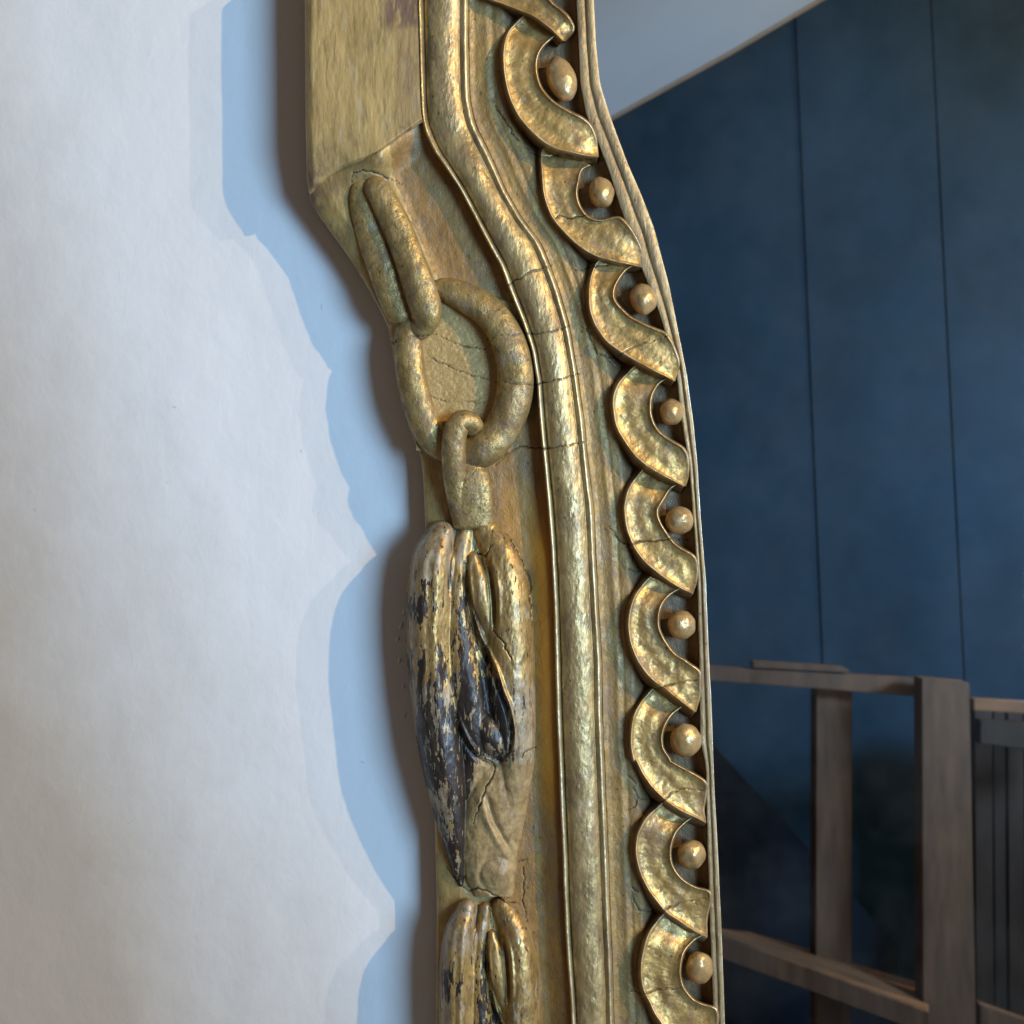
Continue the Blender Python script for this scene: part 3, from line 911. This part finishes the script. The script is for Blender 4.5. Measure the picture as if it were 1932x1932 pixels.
# ------------------------------------------------------------------ husks
def lobe_h(U, V, pts, top):
    """rounded ridge of varying radius along a polyline; pts (u, v, r); top = height gain per radius unit"""
    P = spline([(p[0], p[1], p[2]) for p in pts], 60)
    best = np.full(U.shape, -1e9)
    d, par = seg_dist(U, V, P)
    idx = np.clip(par, 0, len(P) - 1)
    r = np.interp(idx, np.arange(len(P)), P[:, 2])
    q = d / np.maximum(r, 1e-3)
    ins = np.sqrt(np.clip(1 - q ** 2, 0, 1))
    h = np.where(q < 1, top * ins ** 0.85 * (r * S / MM), -(d - r) * 1.3)
    return h


def ridge_line(U, V, pts, w):
    d, par = seg_dist(U, V, spline(pts, 50))
    n = 49.0
    return np.exp(-(d / w) ** 2) * np.sin(np.pi * np.clip(par / n, 0.03, 0.97)) ** 0.4


def husk(ku, kv, du, dv, u0, u1, v0, v1):
    """ku, kv, du, dv place the traced husk"""
    us = np.arange(u0, u1, 1.5); vs = np.arange(v0, v1, 1.6)
    U, V = np.meshgrid(us, vs, indexing='ij')
    u = (U - du) / ku + 0.0; v = (V - dv) / kv
    base = 31.0
    Lb = lobe_h(u, v, [(834, 1008, 26), (822, 1050, 40), (814, 1120, 43), (812, 1190, 43), (816, 1270, 42), (825, 1350, 42), (836, 1430, 40), (846, 1500, 33), (856, 1570, 24), (864, 1630, 14), (869, 1668, 6)], 1.25)
    Mb = lobe_h(u, v, [(878, 1004, 15), (868, 1050, 22), (864, 1130, 28), (868, 1220, 32), (880, 1300, 36), (892, 1370, 34), (893, 1430, 24), (880, 1500, 12)], 1.22)
    Rb = lobe_h(u, v, [(918, 1003, 26), (945, 1050, 38), (957, 1120, 46), (961, 1200, 47), (964, 1290, 46), (970, 1380, 41), (974, 1440, 34), (968, 1510, 26), (955, 1580, 10)], 1.12)
    Eb = lobe_h(u, v, [(893, 1052, 9), (901, 1090, 17), (909, 1135, 18), (920, 1175, 12), (930, 1200, 6)], 1.0) + 7.5
    Cb = lobe_h(u, v, [(893, 1330, 10), (915, 1370, 26), (936, 1405, 26), (950, 1425, 14)], 1.2) + 3.0
    Bb = lobe_h(u, v, [(958, 1436, 44), (940, 1500, 58), (928, 1560, 58), (923, 1610, 53), (926, 1650, 49), (930, 1668, 42)], 0.50)
    # low web of wood that ties the leaves together
    Wb = lobe_h(u, v, [(885, 1052, 62), (890, 1130, 98), (892, 1250, 106), (896, 1350, 100), (905, 1440, 84)], 0.22) + 0.6
    # deep line between left leaf and right leaf
    kk = 0.9
    h = kk * np.log(np.exp(np.clip(Lb, -30, 30) / kk) + np.exp(np.clip(Mb, -30, 30) / kk) + np.exp(np.clip(Wb, -30, 30) / kk) + np.exp(np.clip(Rb, -30, 30) / kk))
    h = np.where((Eb > h) & (Eb > 0), Eb, h)
    h = np.where((Cb > h) & (Cb > 3.0), Cb, h)
    h = np.maximum(h, Bb)
    # leaf edges standing up as thin ridges
    e1 = [(884, 1062), (887, 1100), (892, 1145), (904, 1190), (922, 1228), (938, 1262), (950, 1300), (964, 1336), (972, 1380), (968, 1415), (950, 1436)]
    e2 = [(862, 1342), (874, 1375), (890, 1405), (910, 1427), (940, 1440)]
    left_of = np.interp(v, [p[1] for p in e1[:9]], [p[0] for p in e1[:9]]) - u
    h = h + 2.4 * ridge_line(u, v, e1, 4.0) - 2.6 * ridge_line(u, v, [(a - 8, b + 3) for a, b in e1], 4.5)
    h = h + 1.8 * ridge_line(u, v, e2, 3.5) - 1.6 * ridge_line(u, v, [(a - 7, b + 5) for a, b in e2], 4)
    # slit in the folded leaf
    h = h - 4.5 * ridge_line(u, v, [(918, 1056), (926, 1085), (931, 1125), (933, 1160), (932, 1188)], 4.0)
    h = h + 1.2 * ridge_line(u, v, [(925, 1052), (936, 1085), (941, 1125), (942, 1180)], 5.0)
    # grooves of the long left leaf
    inL = sm(v, 1005, 1060) * (1 - sm(v, 1380, 1560))
    for cu, amp, w in ((-9, 0.6, 7), (19, 0.6, 8)):
        line = np.interp(v, [1000, 1060, 1200, 1350, 1500, 1660], [838, 820, 815, 824, 845, 866]) + cu * np.interp(v, [1000, 1060, 1350, 1660], [0.5, 1, 1, 0.1])
        h = h - amp * g(u, line, w) * inL * (h > -2)
        h = h + 0.6 * amp * g(u, line - 1.9 * w, w) * inL * (h > -2)
    h = h - 3.0 * ridge_line(u, v, [(862, 992), (858, 1020), (848, 1060), (846, 1120)], 5)
    # bare lower leaf: a diagonal fold and a cup at its foot
    h = h + 1.6 * ridge_line(u, v, [(908, 1505), (918, 1545), (936, 1580), (956, 1615)], 8) - 2.2 * ridge_line(u, v, [(918, 1500), (930, 1545), (948, 1580), (966, 1612)], 6)
    kd = np.hypot((u - 946) / 25, (v - 1657) / 24)
    h = h + 2.6 * np.exp(-kd ** 2 * 1.6) - 0.9 * g(np.hypot((u - 938) / 30, (v - 1650) / 30), 1.1, 0.16) * sm(-(u - 950) - 0.5 * (v - 1650), -20, 20) 
    h = h + (0.55 * fbm(U / 22, V / 44, 3) + 0.2 * fbm(U / 5, V / 10, 2))
    c = crack_field(U, V, 1.0)
    H = base + h - 1.6 * c
    # attributes
    wedge = sm(left_of, -2, 4)
    dark = 0.34 + 0.18 * sm(v, 1050, 1110) + 0.27 * sm(v, 1190, 1380) * wedge + 0.35 * g(u, 876, 10) * sm(v, 1050, 1080) * wedge
    dark = dark + 0.25 * sm(v, 1100, 1180) * wedge * (u > 850) + 0.28 * g(u, 790, 10) * sm(v, 1100, 1160)
    dark = dark + 0.30 * sm(v, 1340, 1400) * (u < 862) * 0.5
    dark = np.where((u > 892) & (v > 1340) & (v < 1440) & (u < 965), 0.85, dark)
    dark = dark * (1 - 0.75 * sm(v, 1160, 1200) * g(u, 783, 7))
    bare = np.maximum(sm(Bb - np.maximum(np.maximum(Lb, Mb), Cb), 0, 1.5) * sm(v, 1432, 1450), 0)
    bare = np.maximum(bare, sm(v + 6 * fbm(u / 6, v / 6, 2), 1436, 1444) * (u > 893))
    big = fbm(u / 22 + 3, v / 60 + 1, 3)
    dark = dark + 0.6 * big * sm(v, 1040, 1150)
    dark = dark * (1 - bare)
    dark = np.where(left_of < -2, np.where((u > 892) & (v > 1345) & (v < 1440) & (u < 965), 0.85, 0.34), dark)
    silver = 0.5 * (1 - sm(v, 1040, 1130)) * (left_of > 0) + 0.6 * g(u, 782, 10) + 0.8 * sm(v, 1250, 1330)
    x, y, z = at(U, V, np.maximum(H, 22))
    co = np.stack([x, y, z], -1).reshape(-1, 3)
    q = grid_quads(*U.shape)[:, ::-1]
    keep = (H.reshape(-1)[q] > 25.5).all(1)
    q = q[keep]
    used, inv = np.unique(q, return_inverse=True)
    at_ = {'crack': c.reshape(-1)[used], 'dark': np.clip(dark, 0, 1).reshape(-1)[used], 'bare': bare.reshape(-1)[used], 'silver': silver.reshape(-1)[used]}
    mesh_np('husk', co[used], inv.reshape(-1, 4), M_husk, MIRROR, at_)


husk(1, 1, 0, 0, 755, 1022, 975, 1692)
husk(0.80, 1.0, 1021 - 1009 * 0.8, 712, 790, 1040, 1690, 2060)


# ------------------------------------------------------------------ the room seen in the mirror
def quadbox(name, pts_front, thick, mat, parent=None, depth_dir=(0, -1, 0), bevel=0.0):
    """four world corners + thickness away from the mirror"""
    f = [Vector(p) for p in pts_front]
    b = [p + Vector(depth_dir) * thick for p in f]
    co = [tuple(p) for p in f + b]
    faces = [(0, 1, 2, 3), (7, 6, 5, 4), (0, 4, 5, 1), (1, 5, 6, 2), (2, 6, 7, 3), (3, 7, 4, 0)]
    o = mesh_np(name, co, faces, mat, parent, smooth=False)
    import bmesh
    bm = bmesh.new(); bm.from_mesh(o.data)
    bmesh.ops.recalc_face_normals(bm, faces=bm.faces)
    if bevel:
        bmesh.ops.bevel(bm, geom=list(bm.edges), offset=bevel, segments=2, affect='EDGES')
    bm.to_mesh(o.data); bm.free()
    return o


WD = 3.0
seams_top = [700, 1000, 1502, 1760, 2030, 2300, 2600]
BW = thing('blue_wall', behind(1500, 2300, WD), 'dark blue wall of wide vertical boards reflected in the mirror', None)
BW['kind'] = 'structure'
for a, b in zip(seams_top[:-1], seams_top[1:]):
    la, lb = 75 * (a / 1760.0), 75 * (b / 1760.0)
    k = 2400 / 1280.0
    dd = WD + random.Random(int(a)).uniform(-0.004, 0.004) + (0.02 if a == 1760 else 0)
    g_ = 1.1
    ga = 0.25 if a == 1502 else g_
    gb = 0.25 if b == 1502 else g_
    pts = [behind(a + ga - la * 0.3, -500, dd), behind(b - gb - lb * 0.3, -500, dd), behind(b - gb + lb * k * 0.9, 2500, dd), behind(a + ga + la * k * 0.9, 2500, dd)]
    quadbox('wall_board', pts, 0.03, M_blue, BW, bevel=0.0015)

# sloping ceiling that meets the blue wall along a bare wood trim
cl = [(1000, 298), (1153, 215), (1380, 90), (1530, 2), (1900, -215), (2300, -450)]
near = 1.2
rows_w = [behind(u, v, WD - 0.012) for u, v in cl]
co = [tuple(p) for p in rows_w] + [(p[0], p[1] + near, p[2]) for p in rows_w]
n = len(cl)
co2 = [(c[0] - 0.03, c[1], c[2] + 0.05) for c in co]
allc = co + co2
fc = [(i, i + 1, n + i + 1, n + i) for i in range(n - 1)] + [(2 * n + i, 3 * n + i, 3 * n + i + 1, 2 * n + i + 1) for i in range(n - 1)]
CEIL = mesh_np('ceiling', allc, fc, M_ceil, None, smooth=False)
tag(CEIL, 'pale sloping ceiling reflected at the top of the mirror', None, 'structure')
for (p, q) in zip(cl[:-1], cl[1:]):
    w = 4.5
    quadbox('ceiling_trim', [behind(p[0], p[1] - 1, WD - 0.02), behind(q[0], q[1] - 1, WD - 0.02), behind(q[0] + 1.5, q[1] + w, WD - 0.02), behind(p[0] + 1.5, p[1] + w, WD - 0.02)], 0.015, M_trim, CEIL)

# timber rack standing in front of the blue wall
RK = thing('timber_rack', behind(1640, 2300, 2.7), 'open rack of grey brown timber posts and rails reflected in the mirror', 'rack')


def bar(name, p, d, t, mat):
    return quadbox(name, [behind(u, v, d) for u, v in p], t, mat, RK, bevel=0.002)


bar('post', [(1545, 1290), (1614, 1302), (1612, 2250), (1543, 2250)], 2.62, 0.05, M_wood)
bar('post', [(1746, 1283), (1838, 1292), (1856, 2250), (1750, 2250)], 2.50, 0.05, M_wood)
bar('rail', [(1300, 1258), (1748, 1284), (1748, 1318), (1300, 1284)], 2.58, 0.03, M_wood)
bar('top_board', [(1425, 1251), (1600, 1262), (1612, 1272), (1425, 1263)], 2.574, 0.035, M_wood)
bar('rail', [(1845, 1322), (2100, 1338), (2100, 1360), (1845, 1344)], 2.56, 0.03, M_woodw)
bar('rail', [(1858, 1362), (2100, 1382), (2100, 1436), (1858, 1408)], 2.53, 0.03, M_darkw)
bar('rail', [(1858, 1905), (2100, 1990), (2100, 2060), (1858, 1945)], 2.53, 0.03, M_wood)
# slanting shelf: its edge and its brown upper face
sh = [behind(1300, 1750, 2.56), behind(1760, 1920, 2.44), behind(1760, 1962, 2.44), behind(1300, 1792, 2.56)]
quadbox('shelf_edge', sh, 0.02, M_wood, RK, bevel=0.0015)
quadbox('shelf', [behind(1300, 1751, 2.565), behind(1760, 1921, 2.445), behind(1760, 1868, 2.62), behind(1420, 1766, 2.74)], 0.012, M_woodw, RK, (0, 0, -1))
# dark boards at the right, behind the second post
DP = thing('dark_cupboard', behind(1900, 2300, 2.75), 'dark wooden cupboard of upright boards behind the rack post', 'cupboard')
for k, (a, b) in enumerate(((1846, 1880), (1882, 1906), (1909, 1940), (1943, 1990), (1993, 2060), (2063, 2140))):
    quadbox('board', [behind(a, 1335 + (a - 1846) * 0.1, 2.72 + 0.006 * (k % 2)), behind(b, 1335 + (b - 1846) * 0.1, 2.72 + 0.006 * (k % 2)), behind(b + 6, 2300, 2.72 + 0.006 * (k % 2)), behind(a + 6, 2300, 2.72 + 0.006 * (k % 2))], 0.03, M_darkw, DP, bevel=0.002)

# dark navy sheet standing in for the shadow on the blue wall behind the rack, its top edge slanting down to the right
M_navy = plain('navy_shadow', (0.0025, 0.0055, 0.012), (0.004, 0.010, 0.019), 5, 0.75, (1, 1, 1), 0.3, 0.006, 0.1)
SHADE = quadbox('shadow_sheet', [behind(1290, 1345, 2.93), behind(1700, 1790, 2.93), behind(1700, 2400, 2.90), behind(1290, 2400, 2.90)], 0.02, M_navy, None, bevel=0.002)
tag(SHADE, 'dark navy sheet with a slanting top edge standing in for the shadow on the blue wall behind the rack', 'board')
